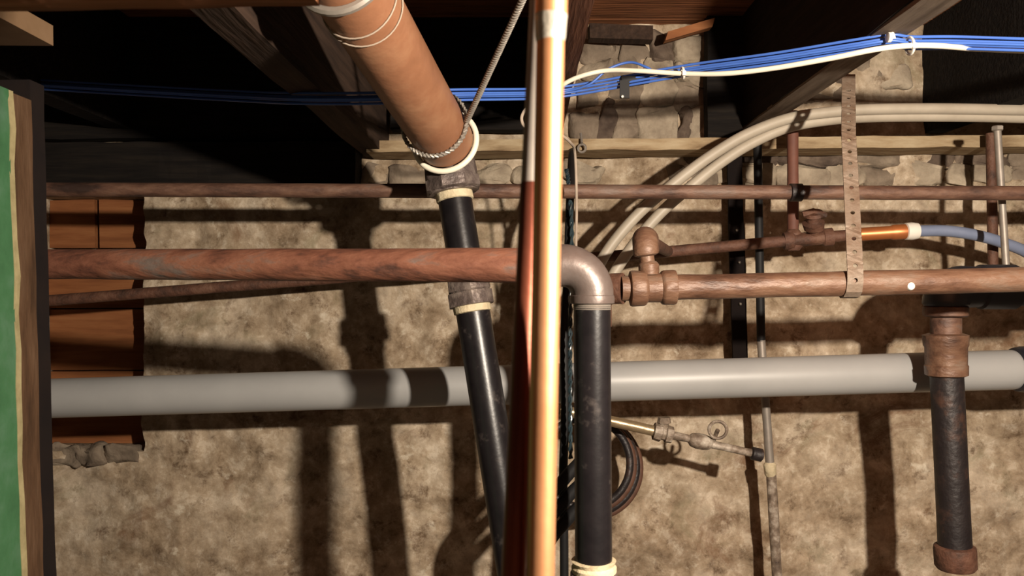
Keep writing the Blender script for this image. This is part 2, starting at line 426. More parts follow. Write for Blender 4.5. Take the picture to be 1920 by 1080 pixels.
# sill plate the joists rest on (pale and dusty on the right, left part coloured near-black to stand for shade)
VX, VY = 980, 553            # where the joists' lines meet
def wpt(px_, py_, d): return P(px_, py_, d)
mb = MB()
a, b = P(690, 268, 1.89), P(2300, 254, 1.89)
ux = (b - a).normalized()
mb.box((a + b) / 2 + Vector((0, 0.03, -0.0125)), (b - a).length / 2, 0.055, 0.0135, ax=ux, az=Vector((0, 0, 1)), cells=(60, 1, 1), jit=0.003, js=14)
struct(mb.build('trim_1', 'sill', smooth=False))
mb = MB()
a, b = P(-300, 300, 1.93), P(668, 303, 1.93)
mb.box((a + b) / 2 + Vector((0, 0.03, -.01)), (b - a).length / 2, 0.05, 0.05, cells=(40, 1, 2), jit=0.006, js=10)
struct(mb.build('trim_2', 'wood_shade', smooth=False))
# added rim boards, coloured near-black for the darkness of the two left bays
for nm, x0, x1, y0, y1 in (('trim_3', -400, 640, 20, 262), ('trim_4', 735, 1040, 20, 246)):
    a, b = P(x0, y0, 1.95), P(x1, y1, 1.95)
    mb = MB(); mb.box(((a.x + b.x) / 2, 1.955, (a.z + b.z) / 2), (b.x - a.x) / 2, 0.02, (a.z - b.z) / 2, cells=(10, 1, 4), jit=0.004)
    struct(mb.build(nm, 'wood_shade', smooth=False))

# added dark board standing for the clip joist's shadow on the wall
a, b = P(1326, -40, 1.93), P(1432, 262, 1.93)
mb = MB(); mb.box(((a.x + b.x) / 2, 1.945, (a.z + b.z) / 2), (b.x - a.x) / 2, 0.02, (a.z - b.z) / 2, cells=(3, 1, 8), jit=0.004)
struct(mb.build('trim_5', 'wood_shade', smooth=False))
# joists
def joist(xe, wd, zb, label, m='wood', y1=D + 0.02):
    """xe = right face at the camera's depth scale; runs straight back to the wall"""
    dv = Vector(((VX - 960) / F, 1, (540 - VY) / F))
    p0 = Vector((xe - wd / 2, 0, (zb + ZC) / 2)) + Vector((dv.x, 1, 0)) * -1.9
    p1 = Vector((xe - wd / 2, 0, (zb + ZC) / 2)) + Vector((dv.x, 1, 0)) * y1
    ay = (p1 - p0).normalized()
    mb = MB()
    mb.box((p0 + p1) / 2, wd / 2, (p1 - p0).length / 2, (ZC - zb) / 2, ax=ay.cross(Vector((0, 0, 1))), ay=ay, cells=(1, 50, 3), jit=0.004, js=8)
    o = mb.build('floor_joist', m, smooth=False)
    return tag(o, label, 'joist')
joist(-0.335, 0.055, 0.325, 'dark floor joist behind the brown painted waste pipe, left of the wire hanger', 'wood')
joist(0.098, 0.055, 0.39, 'reddish floor joist directly behind the top of the copper pipe', 'wood_mid')
jr = joist(0.585, 0.057, 0.389, 'floor joist carrying the white cable clip, above the perforated strap', 'wood_unlit')
dvr = Vector(((VX - 960) / F, 1, 0))
pa, pb = Vector((0.5565, 0, 0.387)) + dvr * 0.2, Vector((0.5565, 0, 0.387)) + dvr * 1.98
mb = MB(); mb.box((pa + pb) / 2, 0.0265, (pb - pa).length / 2, 0.0035, ax=(pb - pa).cross(Vector((0, 0, 1))), ay=pb - pa, cells=(1, 30, 1), jit=0.001)
mb.build('underside_strip', 'underside_strip', jr, smooth=False)  # added strip, keeps the underside pale below the shade-darkened joist
joist(1.05, 0.05, 0.385, 'floor joist above the grey hoses at the far right', 'wood_shade')  # near-black colour paints this joist as if unlit
joist(-0.95, 0.05, 0.385, 'shade-black floor joist behind the green post', 'wood_shade')  # darkness of the left bay painted into the wood

# small timber scraps at the top of the middle bay
mb = MB(); a, b = P(1104, 62, 1.93), P(1222, 66, 1.93)
mb.box((a + b) / 2, (b - a).length / 2, 0.02, 0.017, ax=b - a, cells=(8, 1, 1), jit=0.003)
tag(mb.build('blocking_board', 'wood', smooth=False), 'short dark board lying flat on the stones under the red floor boards', 'board')
mb = MB(); a, b = P(1248, 70, 1.9), P(1335, 46, 1.9)
mb.box((a + b) / 2, (b - a).length / 2, 0.014, 0.011, ax=b - a, az=Vector((0.3, 0, 1)), cells=(6, 1, 1), jit=0.002)
tag(mb.build('wood_wedge', 'board', smooth=False), 'slanted orange wooden wedge above the wall stones near the top', 'wedge')

# recess boarded up with orange boards
x0, x1, z0, z1 = nic
t = thing('boarded_opening', 'orange-brown boards closing the wall recess beside the green post', 'boarding', ((x0 + x1) / 2, D + 0.1, z0))
rows = [(366, 462), (463, 580), (581, 702), (703, 846)]
for i, (ya, yb) in enumerate(rows):
    za, zb = P(0, ya, D).z, P(0, yb, D).z
    spl = [(x0, P(143, 0, D).x - 0.004), (P(143, 0, D).x + 0.006, x1)] if i < 1 else [(x0, x1)]
    for xa, xb in spl:
        mb = MB(); mb.box(((xa + xb) / 2, D + 0.112 - 0.004 * (i % 2), (za + zb) / 2), (xb - xa) / 2 - 0.001, 0.014, (za - zb) / 2 - 0.001, cells=(4, 1, 2), jit=0.002, bev=0)
        mb.build('plank', 'board', t, smooth=False)
# rubble ledge at the foot of the recess
for i, (xa, xb) in enumerate(((95, 150), (152, 200), (203, 262))):
    stone(xa, 838, xb, 868, 'stone', d=D + 0.012, proud=0.024, seed=40 + i)

# ------------------------------------------------------------------ green post at the left
def face_x(px_, d): return (px_ - 960) / F * d
t = thing('door_post', 'old post with green paint on its near half and raw brown wood behind', 'post', (-0.60, 0.93, ZF))
post = t
def pbox(name, m, px0, px1, xface, top_px, thick, par, bot=ZF, jit=0.0015):
    """board whose right-hand face lies at x = xface and spans the depths seen at px0..px1"""
    d0, d1 = xface * F / (px0 - 960), xface * F / (px1 - 960)
    top = (540 - top_px) / F * d1
    mb = MB()
    mb.box((xface - thick / 2, (d0 + d1) / 2, (top + bot) / 2), thick / 2, abs(d1 - d0) / 2, (top - bot) / 2, cells=(1, 2, 40), jit=jit, js=18, bev=0)
    return mb.build(name, m, par, smooth=False)
XP = -0.575
pbox('post_body', 'post', 42, 74, XP, 188, 0.10, t)
g = pbox('green_face', 'green', -330, 34, XP + 0.001, 168, 0.10, t)
pbox('torn_edge', 'torn', 33, 43, XP + 0.0015, 172, 0.09, t, jit=0.003)
pbox('shaded_edge', 'black_and_shade', 72, 97, XP - 0.003, 160, 0.08, t)  # dark strip painting the shade on the post's rounded far edge

post.rotation_euler = (0, -0.026, 0); post.location.x += 0.035
# header crossing above the post with a pale block in front of it
mb = MB()
a, b = P(-60, -8, 0.52), P(585, -22, 0.52)
mb.box((a + b) / 2 + Vector((0, 0, 0.012)), (b - a).length / 2, 0.02, 0.016, ax=b - a, cells=(20, 1, 1), jit=0.001, js=20)
tag(mb.build('header_board', 'wood_red', smooth=False), 'reddish board crossing the very top of the picture at left', 'board')
t = thing('wood_block', 'pale wood block end sticking out at the upper left above the green post', 'block', P(30, 90, 0.93))
mb = MB(); 
d0, d1 = XP * F / (-120 - 960), XP * F / (92 - 960)
mb.box((XP - 0.045, (d0 + d1) / 2, (P(0, 72, d1).z + P(0, 97, d1).z) / 2 + 0.012), 0.05, (d1 - d0) / 2, 0.0125, cells=(1, 4, 1), jit=0.001, bev=0)
mb.build('block_body', 'pale_wood', t, smooth=False)

# ------------------------------------------------------------------ thin upper pipe
t = thing('wall_pipe', 'thin rusty pipe crossing the whole wall above all other pipes', 'pipe', P(1000, 360, 1.55))
a, b = P(-760, 352, 1.55), P(2100, 363, 1.55)
r = px(13.5, 1.55)
MB().tube(lin(a, b, 60), r, 18, rough=0.05, rscale=25).build('pipe_run', 'rust', t)
q = (b - a).normalized()
c = P(1492, 361, 1.55)
MB().turn(c - q * 0.012, c + q * 0.012, [(0, r * 1.05), (0.05, r * 1.25), (0.95, r * 1.25), (1, r * 1.05)]).build('coupling', 'black_rusty', t)  # dark ring added where the perforated strap's shadow crosses the pipe

# ------------------------------------------------------------------ long thin branch pipe close to the wall, ending in hose
t = thing('branch_pipe', 'long thin dark iron pipe sloping up to a copper stub and blue-grey hose', 'pipe', P(700, 515, 1.82))
r = px(10.5, 1.82)
a, b, c = P(40, 568, 1.82), P(1240, 473, 1.80), P(1605, 440, 1.76)
a = a + (a - b).normalized() * 0.66
MB().tube(lin(a, b, 40) + lin(b, c, 14)[1:], r, 16, rough=0.06, rscale=25).build('iron_run', 'rust_dark', t)
# tee with valve under the red-brown rod
e = (c - b).normalized()
p = P(1515, 448, 1.775)
MB().turn(p - e * 0.055, p + e * 0.055, [(0, r), (0.02, r * 1.5), (0.2, r * 1.55), (0.24, r * 1.2), (0.76, r * 1.2), (0.8, r * 1.5), (0.98, r * 1.5), (1, r)], rough=0.1).build('tee', 'rust_dark', t)
v0 = P(1527, 445, 1.77); v1 = P(1525, 398, 1.74)
vb = MB().turn(v0, v1, [(0, 0.012), (0.3, 0.013), (0.35, 0.021), (0.6, 0.024), (0.66, 0.016), (0.85, 0.014), (0.9, 0.022), (1, 0.018)], rough=0.15).build('valve', 'rust_dark', t)
MB().tube([P(1505, 402, 1.735), P(1525, 396, 1.73), P(1548, 404, 1.735)], 0.007, 8).build('valve_handle', 'rust_dark', vb)
p0, p1 = P(1604, 440, 1.76), P(1699, 434, 1.75)
MB().turn(p0, p1, [(0, 0.0135), (0.03, 0.0145), (0.7, 0.0145), (0.74, 0.0165), (0.98, 0.0165), (1, 0.014)]).build('copper_stub', 'copper_orange', t)
p0, p1 = P(1696, 434, 1.75), P(1722, 433, 1.75)
MB().turn(p0, p1, [(0, 0.012), (0.08, 0.0185), (0.5, 0.0195), (0.92, 0.0175), (1, 0.012)]).build('crimp_collar', 'white', t)
MB().tube(spline([P(1718, 433, 1.75), P(1775, 433, 1.75), P(1830, 441, 1.75), P(1880, 455, 1.76), P(1930, 476, 1.78), P(1990, 520, 1.82)]), 0.0125, 14).build('hose', 'pex', t)

# ------------------------------------------------------------------ grey plastic drain
t = thing('drain_pipe', 'fat grey plastic drain pipe running the width of the wall', 'pipe', P(1000, 720, 1.65))
a, b = P(20, 749, 1.665), P(1903, 693, 1.645)
a = a + (a - b).normalized() * 0.74
r = 0.0408
q = (b - a).normalized()
MB().turn(a, b, [(0, r), (0.25, r), (0.5, r), (0.75, r), (0.997, r), (0.999, r * 0.985), (1, r * 0.93)], seg=48).build('pipe_run', 'pvc', t)
MB().turn(b - q * 0.002, b + q * 0.16, [(0, r * 0.9), (0.02, r * 1.1), (0.1, r * 1.16), (0.9, r * 1.16), (1, r)], seg=40).build('coupling', 'navy', t)

# ------------------------------------------------------------------ brown waste pipe with black lower leg
t = thing('waste_pipe', 'wide brown painted waste pipe with a leaning black lower leg', 'pipe', P(965, 1080, 1.363))
A0, A1 = P(672, 0, 0.98), P(834, 264, 1.36)
ad = (A1 - A0).normalized()
Atop = A0 - ad * 0.45
rb = 0.0485
MB().tube(lin(Atop, A1, 30), rb, 40, rough=0.012, rscale=9).build('upper_pipe', 'brown', t)
B0, B1 = P(849, 350, 1.405), P(967, 1085, 1.335)
bd = (B1 - B0).normalized()
Bend = B0 + bd * 1.05
bend = P(839, 284, 1.425)
arc = fillet(A1 - ad * 0.02, bend + ad * 0.005, B0 + bd * 0.05, 0.028, 10)
hub = MB()
hub.tube([A1 - ad * 0.014, A1 - ad * 0.004] + arc + [B0 - bd * 0.006, B0 + bd * 0.012],
         [0.043, 0.043] + [0.0435 + 0.0004 * k for k in range(len(arc))] + [0.0475, 0.042], 32, rough=0.10, rscale=40)
hb = hub.build('hub', 'steel_rust', t)
MB().turn(B0 - bd * 0.014, B0 + bd * 0.012, [(0, 0.043), (0.1, 0.0505), (0.8, 0.0505), (1, 0.042)], seg=8, phase=0.3).build('hub_nut', 'steel_rust', hb)
MB().turn(B0 + bd * 0.010, B0 + bd * 0.026, [(0, 0.031), (0.1, 0.0325), (0.9, 0.0325), (1, 0.0305)], rough=0.06).build('joint_ring', 'cream', t)
rl = 0.0298
MB().tube(lin(B0, Bend, 40), rl, 36, rough=0.008).build('lower_pipe', 'black_iron', t)
cq = B0 + bd * ((558 - 350) / (1085 - 350) * (B1 - B0).length)
cp = MB().turn(cq - bd * 0.028, cq + bd * 0.022, [(0, rl), (0.02, 0.037), (0.45, 0.038), (0.5, 0.036), (0.52, 0.040), (0.98, 0.040), (1, rl)], seg=10, phase=0.2, rough=0.05).build('coupling', 'steel_rust', t)
MB().turn(cq + bd * 0.020, cq + bd * 0.034, [(0, rl), (0.08, 0.0325), (0.9, 0.0325), (1, rl)], rough=0.06).build('joint_ring', 'cream', t)
cc = A0 - ad * 0.055
MB().ring(cc, ad, rb + 0.004, 0.006, 40, 8).build('hose_clamp', 'galv', t)
# loops of pale string near the top, the white wire ring at the mouth, and the hanger wire
tag(MB().ring(A0 + ad * 0.002, ad + Vector((0.08, 0, 0.05)), rb + 0.002, 0.0011, 40, 6, wob=0.0008).build('string_loop', 'cord'),
    'upper loop of pale string tied round the brown waste pipe', 'string', 'strings round the brown pipe')
tag(MB().ring(A0 + ad * 0.018, ad + Vector((-0.05, 0, 0.1)), rb + 0.002, 0.0010, 40, 6, wob=0.0008).build('string_loop', 'cord'),
    'lower loop of pale string tied round the brown waste pipe', 'string', 'strings round the brown pipe')
tag(MB().ring(A1 + ad * 0.003, ad, rb + 0.006, 0.005, 48, 10).build('wire_ring', 'white_cable'),
    'thick white ring round the lower mouth of the brown waste pipe', 'ring')
def twist(path, r, turns, s=None, seg=8, strands=2):
    T, N = frames(path); mb = MB()
    for k in range(strands):
        pp = []
        for i, p in enumerate(path):
            a = turns * 2 * math.pi * i / (len(path) - 1) + k * 2 * math.pi / strands
            pp.append(p + (N[i] * math.cos(a) + T[i].cross(N[i]) * math.sin(a)) * r)
        mb.tube(pp, r * 1.05, seg)
    return mb
def ringpts(c, axis, R_, a0, a1, n):
    axis = Vector(axis).normalized(); ref = Vector((0, 0, 1)); N = (ref - axis * ref.dot(axis)).normalized(); B = axis.cross(N)
    return [Vector(c) + (N * math.cos(a0 + (a1 - a0) * k / n) + B * math.sin(a0 + (a1 - a0) * k / n)) * R_ for k in range(n + 1)]
t2 = thing('hanger_wire', 'twisted grey wire hanging from a joist and looped round the brown pipe', 'wire', P(975, 0, 1.36))
ctr = A0.lerp(A1, 0.84)
loop = ringpts(ctr, ad + Vector((0.0, 0.0, 0.12)), rb + 0.0055, 0, 2 * math.pi, 90)
twist(loop, 0.0022, 26).build('loop', 'wire', t2)
best = max(loop, key=lambda p: p.x / p.y)
p1 = P(1010, -70, 0.96); p1.z = 0.388
pm = best.lerp(p1, 0.86)
twist(lin(best, pm, 360) + lin(pm, Vector((0.072, 0.95, 0.388)), 60)[1:], 0.0025, 34).build('tail', 'wire', t2)

# ------------------------------------------------------------------ front pipe with the elbow
t = thing('elbow_pipe', 'red rusty pipe turning down through a grey elbow into a black pipe', 'pipe', P(1110, 1080, 0.928))
dE = 0.928
m0, m1 = P(40, 495, 1.125), P(1050, 498, dE)
MB().tube(lin(m0 + (m0 - m1).normalized() * 1.06, m1, 70), 0.0205, 36, rough=0.05, rscale=14).build('horizontal_pipe', 'rust_red', t)
h0 = (P(1050, 498, dE) - P(40, 495, 1.125)).normalized()
corner = P(1110, 498, dE)
arc = fillet(P(1000, 498, dE), corner, P(1110, 700, dE), px(54, dE), 16)
el = MB()
el.tube([P(1042, 498, dE)] + arc + [P(1110, 562, dE)], 0.0247, 36, rough=0.015, rscale=30)
eo = el.build('elbow', 'steel', t)
MB().turn(P(1110, 553, dE), P(1110, 570, dE), [(0, 0.0245), (0.1, 0.0258), (0.5, 0.0262), (0.9, 0.0258), (1, 0.023)], seg=36).build('elbow_collar', 'steel', eo)
MB().turn(P(1038, 498, dE), P(1052, 498, dE), [(0, 0.0215), (0.1, 0.026), (0.9, 0.026), (1, 0.0245)], seg=36).build('elbow_collar', 'steel', eo)
prof = [(0, 0.0215)]
for k in range(4): prof += [(0.1 + 0.22 * k, 0.0222), (0.2 + 0.22 * k, 0.0213)]
MB().turn(P(1110, 569, dE), P(1110, 583, dE), prof + [(1, 0.0212)], seg=36).build('thread', 'galv', t)
vb_ = P(1113, 1052, dE); dn = (vb_ - P(1110, 575, dE)).normalized()
MB().tube(lin(P(1110, 575, dE), vb_, 20), 0.0215, 36, rough=0.01).build('vertical_pipe', 'black_iron', t)
MB().turn(vb_ - dn * 0.002, vb_ + dn * 0.013, [(0, 0.0215), (0.1, 0.0262), (0.4, 0.024), (0.6, 0.0265), (0.95, 0.0262), (1, 0.022)], seg=30, rough=0.08).build('joint_ring', 'cream', t)
MB().turn(vb_ + dn * 0.012, vb_ + dn * 0.07, [(0, 0.0215), (0.03, 0.0272), (0.9, 0.0272), (1, 0.0215)], seg=30).build('coupling', 'steel_rust', t)
MB().turn(vb_ + dn * 0.06, Vector((vb_.x, vb_.y, ZF)), [(0, 0.0215), (1, 0.0215)], seg=30).build('floor_leg', 'black_iron', t)

# ------------------------------------------------------------------ right hand pipe with tee
t = thing('tee_pipe', 'tan rusted pipe with a tee fitting, held by a perforated strap at right', 'pipe', P(1500, 533, 1.267))
dT = 1.267; r = 0.0198
a, b = P(1165, 541, dT), P(2150, 519, dT)
q = (b - a).normalized()
MB().tube(lin(a, b, 50), r, 30, rough=0.05, rscale=22).build('pipe_run', 'rust_tan', t)
def at(x): return a + q * ((P(x, 540, dT).x - a.x) / q.x)
pr = [(0, r), (0.02, 0.0275), (0.06, 0.0285), (0.30, 0.0285), (0.34, 0.0275), (0.38, 0.0235), (0.66, 0.0235), (0.70, 0.027), (0.74, 0.0278), (0.94, 0.0278), (0.98, 0.027), (1, r)]
te = MB().turn(at(1180), at(1268), pr, seg=28, rough=0.05).build('tee', 'rust_tan', t)
MB().turn(P(1217, 515, dT), P(1216, 490, dT), [(0, 0.016), (0.3, 0.0165), (0.75, 0.0165), (0.9, 0.014), (1, 0.012)], rough=0.05).build('tee_outlet', 'rust_tan', te)
# elbow above the tee, turning back to the branch pipe
r0, r1, r2 = P(1215, 500, dT), P(1208, 447, dT), P(1252, 471, 1.79)
MB().tube(lin(r0, r0.lerp(r1, 0.6), 6), 0.0118, 18, rough=0.05).build('riser', 'rust_tan', t)
arc = fillet(r0, r1, r2, 0.022, 10)
MB().tube([r0.lerp(r1, 0.36), r0.lerp(r1, 0.42)] + arc + [arc[-1] + (r2 - r1).normalized() * 0.02], [0.0125, 0.019] + [0.0205] * len(arc) + [0.0195], 24, rough=0.06, rscale=40).build('riser_elbow', 'rust_tan', t)
MB().tube(lin(arc[-1], r2, 10), 0.0118, 16).build('back_nipple', 'rust_dark', t)
# hidden elbow behind the grey one, and its drop
s1 = P(1118, 542, dT + 0.02)
arc = fillet(at(1168), s1, s1 + Vector((0, 0, -0.5)), 0.028, 10)
MB().tube([at(1168)] + arc + [s1 + Vector((0, 0, -0.06))], 0.0245, 24, rough=0.03).build('drop_elbow', 'rust_dark', t)
MB().tube(lin(s1 + Vector((0, 0, -0.05)), Vector((s1.x, s1.y, ZF)), 8), 0.022, 24).build('drop_pipe', 'rust_dark', t)
fr = at(1697) + Vector((0, -r + 0.001, -0.006))
MB().turn(fr + Vector((0, 0.003, 0)), fr + Vector((0, -0.003, 0)), [(0, 0.007), (0.6, 0.006), (0.9, 0.003), (1, 0.001)], seg=14, rough=0.2).build('paint_blob', 'white', t)

# perforated strap
def strap():
    top = P(1591, 122, 1.5); top.z = 0.386; top = Vector((P(1591, 0, 1.5).x, 1.5, 0.40))
    pc = at(1592)
    path = [top, P(1591, 250, 1.375), Vector((pc.x, pc.y - r - 0.004, pc.z + 0.012))]
    n = 6
    for k in range(1, n + 1):
        an = math.radians(150 * k / n)
        path.append(pc + Vector((0, -math.cos(an) * (r + 0.003), -math.sin(an) * (r + 0.003))))
    # resample evenly
    L = [0]
    for i in range(1, len(path)): L.append(L[-1] + (path[i] - path[i - 1]).length)
    def pt(s):
        for i in range(1, len(path)):
            if s <= L[i] or i == len(path) - 1:
                return path[i - 1].lerp(path[i], (s - L[i - 1]) / (L[i] - L[i - 1]))
    cell = 0.0125; W = 0.0125; mb = MB(); nC = int(L[-1] / cell)
    X = Vector((1, 0, 0))
    for c_ in range(nC):
        s0 = c_ * cell
        hole = (c_ % 2 == 0) and c_ > 2 and s0 < L[-1] - 0.06
        def w_(s, x):
            k = 1.0
            return pt(min(max(s, 0), L[-1])) + X * x * k
        out = [(-W, 0), (0, 0), (W, 0), (W, .5), (W, 1), (0, 1), (-W, 1), (-W, .5)]
        if hole:
            rr = 0.0038
            ang = [225, 270, 315, 0, 45, 90, 135, 180]
            inn = [(math.cos(math.radians(z)) * rr, 0.5 + math.sin(math.radians(z)) * rr / cell) for z in ang]
            vv = [w_(s0 + b_ * cell, a_) for a_, b_ in out] + [w_(s0 + b_ * cell, a_) for a_, b_ in inn]
            mb.add(vv, [(k, (k + 1) % 8, 8 + (k + 1) % 8, 8 + k) for k in range(8)])
        else:
            vv = [w_(s0 + b_ * cell, a_) for a_, b_ in (out[0], out[2], out[4], out[6])]
            mb.add(vv, [(0, 1, 2, 3)])
    o = mb.build('pipe_strap', 'strap', smooth=False)
    bm = bmesh.new(); bm.from_mesh(o.data); bmesh.ops.remove_doubles(bm, verts=bm.verts, dist=0.0003); bmesh.ops.recalc_face_normals(bm, faces=bm.faces); bm.to_mesh(o.data); bm.free()
    so = o.modifiers.new('thick', 'SOLIDIFY'); so.thickness = 0.002; so.offset = 0
    tag(o, 'perforated metal strap hanging from the joist and holding the tan pipe', 'strap')
strap()

# ------------------------------------------------------------------ capped pipe at the right with its black elbow
dC = 1.535
t = thing('capped_pipe', 'short rusty pipe hanging at right with a screwed cap at its foot', 'pipe', P(1791, 1070, dC))
def cy(x, y_): return P(x, y_, dC)
MB().turn(cy(1773, 574), cy(1773, 594), [(0, px(35, dC)), (0.1, px(39, dC)), (0.85, px(39, dC)), (1, px(34, dC))], seg=28, rough=0.03).build('flange', 'rust', t)
MB().turn(cy(1773, 590), cy(1774, 634), [(0, px(27, dC)), (1, px(27, dC))], seg=28, rough=0.03).build('nipple', 'rust', t)
MB().turn(cy(1773, 625), cy(1775, 706), [(0, px(30, dC)), (0.04, px(39.5, dC)), (0.28, px(39, dC)), (0.32, px(37, dC)), (0.72, px(36, dC)), (0.75, px(38, dC)), (0.96, px(37.5, dC)), (1, px(30, dC))], seg=26, rough=0.05).build('union_fitting', 'rust_tan', t)
MB().tube(lin(cy(1775, 700), cy(1791, 1034), 14), px(29, dC), 30, rough=0.02).build('pipe_leg', 'black_rusty', t)
MB().turn(cy(1790, 1022), cy(1792, 1068), [(0, px(31, dC)), (0.06, px(36, dC)), (0.2, px(37, dC)), (0.85, px(36, dC)), (0.97, px(32, dC)), (1, px(26, dC))], seg=28, rough=0.03).build('cap', 'rust_dark', t)
k0, k1, k2 = cy(1773, 640), P(1773, 538, dC), P(2150, 538, dC + 0.02)
arc = fillet(k0, k1, k2, px(32, dC), 12)
MB().tube([cy(1773, 574)] + arc + [P(1835, 538, dC), P(1838, 538, dC), P(1900, 538, dC), P(1904, 538, dC), k2], [px(37, dC)] + [px(40, dC)] * (len(arc)) + [px(38, dC), px(42, dC), px(42, dC), px(36, dC), px(36, dC)], 28).build('sweep_elbow', 'navy', t)

# ------------------------------------------------------------------ low brass line with petcocks
t = thing('gas_line', 'thin dull brass line with small valves below the grey drain pipe', 'pipe', P(1300, 830, 1.76))
dB = 1.70
a, b = P(1050, 768, dB), P(1424, 853, dB); q = (b - a).normalized()
def al(x): return a + q * ((P(x, 0, dB).x - a.x) / q.x)
MB().tube(lin(a, al(1232), 12), px(10, dB), 14).build('tube', 'brass', t)
MB().tube(lin(al(1232), b, 14), px(7.5, dB), 12, rough=0.15, rscale=60).build('tube', 'mottle', t)
MB().turn(al(1224), al(1262), [(0, 0.012), (0.05, 0.019), (0.4, 0.020), (0.45, 0.015), (0.6, 0.015), (0.65, 0.019), (0.95, 0.018), (1, 0.010)], seg=8, rough=0.1).build('fitting', 'mottle', t)
p = al(1245); MB().turn(p, p + Vector((0, 0, 0.034)), [(0, 0.010), (0.6, 0.010), (0.65, 0.015), (1, 0.013)], seg=8).build('bleeder', 'mottle', t)
vb2 = MB().turn(al(1292), al(1335), [(0, 0.009), (0.1, 0.014), (0.35, 0.017), (0.65, 0.017), (0.9, 0.014), (1, 0.009)], seg=12, rough=0.1).build('valve', 'mottle', t)
p = P(1346, 806, dB - 0.02)
MB().ring(p, (0.15, 1, 0.1), px(16, dB), 0.0035, 24, 8).tube([p, al(1335)], 0.0045, 8).build('valve_wheel', 'mottle', vb2)
MB().turn(al(1408), al(1430), [(0, 0.010), (0.1, 0.014), (0.9, 0.014), (1, 0.01)], seg=12).build('end_nut', 'black_rusty', t)

# ------------------------------------------------------------------ uprights near the wall
t = thing('conduit', 'thin upright conduit by the wall, black above and mottled below the grey pipe', 'conduit', P(1456, 1080, 1.86))
dV = 1.86
MB().tube(lin(P(1420, 258, dV), P(1427, 640, dV), 10), px(8, dV), 12).build('black_sleeve', 'black', t)
MB().tube(lin(P(1427, 638, dV), P(1444, 876, dV), 10), px(8, dV), 12, rough=0.05).build('grey_tube', 'galv', t)
MB().turn(P(1443, 866, dV), P(1446, 896, dV), [(0, 0.009), (0.15, 0.0145), (0.8, 0.0135), (1, 0.009)], rough=0.15).build('collar', 'cream', t)
e0, e1 = P(1446, 890, dV), P(1457, 1085, dV)
MB().tube(lin(e0, e0 + (e1 - e0) * 4, 20), px(9.5, dV), 12, rough=0.1, rscale=50).build('mottled_tube', 'mottle', t)

t = thing('black_strip', 'black flat strip with pale nail heads fixed to the wall left of the conduit', 'strip', P(1385, 690, 1.93))
mb = MB(); a, b = P(1376, 286, 1.945), P(1388, 692, 1.945)
mb.box((a + b) / 2, px(14, 1.945), 0.004, (b - a).length / 2, az=a - b, cells=(1, 1, 20), jit=0.002, js=20)
mb.build('strip_body', 'black_and_shade', t, smooth=False)
for x, y_ in ((1381, 432), (1386, 492), (1388, 570)):
    MB().turn(P(x, y_, 1.945), P(x, y_, 1.932), [(0, 0.004), (0.6, 0.004), (1, 0.001)], seg=8).build('nail', 'galv', t)

t = thing('rod_hanger', 'red-brown rod hanging down to the valve beside the perforated strap', 'rod', P(1487, 446, 1.79))
top = P(1486, 215, 1.79)
MB().tube(lin(Vector((top.x, top.y, 0.395)), P(1487, 436, 1.79), 10), px(10.5, 1.79), 12, rough=0.05).build('rod', 'redrod', t)
MB().turn(P(1487, 430, 1.785), P(1488, 470, 1.785), [(0, 0.012), (0.2, 0.02), (0.8, 0.02), (1, 0.013)], rough=0.2).build('clamp', 'rust_dark', t)

t = thing('steel_rod', 'slim pale grey rod standing above the tan pipe at far right', 'rod', P(1886, 500, 1.6))
MB().tube(lin(P(1870, 240, 1.62), P(1887, 508, 1.60), 8), px(6.5, 1.6), 12).build('rod', 'galv', t)
MB().turn(P(1870, 236, 1.62), P(1870, 246, 1.62), [(0, 0.009), (0.2, 0.0115), (0.8, 0.0115), (1, 0.008)], seg=6).build('nut', 'galv', t)
tag(MB().tube(lin(P(1858, 250, 1.82), P(1862, 500, 1.82), 8), px(9, 1.82), 10).build('dark_rod', 'rust_dark'), 'dark rod behind the slim pale grey rod at far right', 'rod')

# ------------------------------------------------------------------ grey hoses
for k, (o1, lab) in enumerate(((0, 'upper of the two grey hoses curving down from the right'), (1, 'lower of the two grey hoses curving down from the right'))):
    if k == 0:
        pts = [(2050, 208), (1900, 206), (1760, 204), (1640, 205), (1560, 210), (1480, 222), (1400, 252), (1330, 294), (1262, 345), (1200, 398), (1152, 452), (1122, 500), (1100, 560)]
    else:
        pts = [(2050, 226), (1900, 220), (1760, 218), (1640, 219), (1560, 224), (1480, 238), (1410, 268), (1350, 306), (1290, 354), (1240, 398), (1196, 448), (1156, 505), (1120, 570)]
    path = spline([P(x, y_, 1.69 + 0.012 * k) for x, y_ in pts], 8)
    tag(MB().tube(path, px(10.5, 1.69), 14).build('grey_hose', 'hose'), lab, 'hose', 'grey hoses on the wall')

# ------------------------------------------------------------------ copper pipes
t = thing('copper_pipe', 'bright copper pipe standing in front of everything, soldered joint near its top', 'pipe', (0.013, 0.39, ZF))
dP = 0.39
c0, c1 = P(1035, -60, dP), P(1013, 1090, dP)
cd = (c1 - c0).normalized(); rC = 0.0069
low = c1 + cd * ((c1.z - ZF) / -cd.z)
MB().tube(lin(c0, low, 24), rC, 36).build('pipe_run', 'copper', t)
def ac(y_): return c0 + (c1 - c0) * ((y_ + 60) / 1150)
MB().turn(ac(-60), ac(30), [(0, rC), (0.02, rC * 1.14), (0.98, rC * 1.16), (1, rC)], seg=36).build('coupling', 'copper', t)
MB().turn(ac(27), ac(80), [(0, rC), (0.04, rC * 1.16), (0.25, rC * 1.13), (0.8, rC * 1.08), (1, rC)], seg=36, rough=0.05).build('solder_joint', 'solder', t)
up = c0 - cd * ((ZC - c0.z) / -cd.z) * 0.98
MB().tube(lin(up, c0, 4), rC, 30).build('upper_run', 'copper', t)

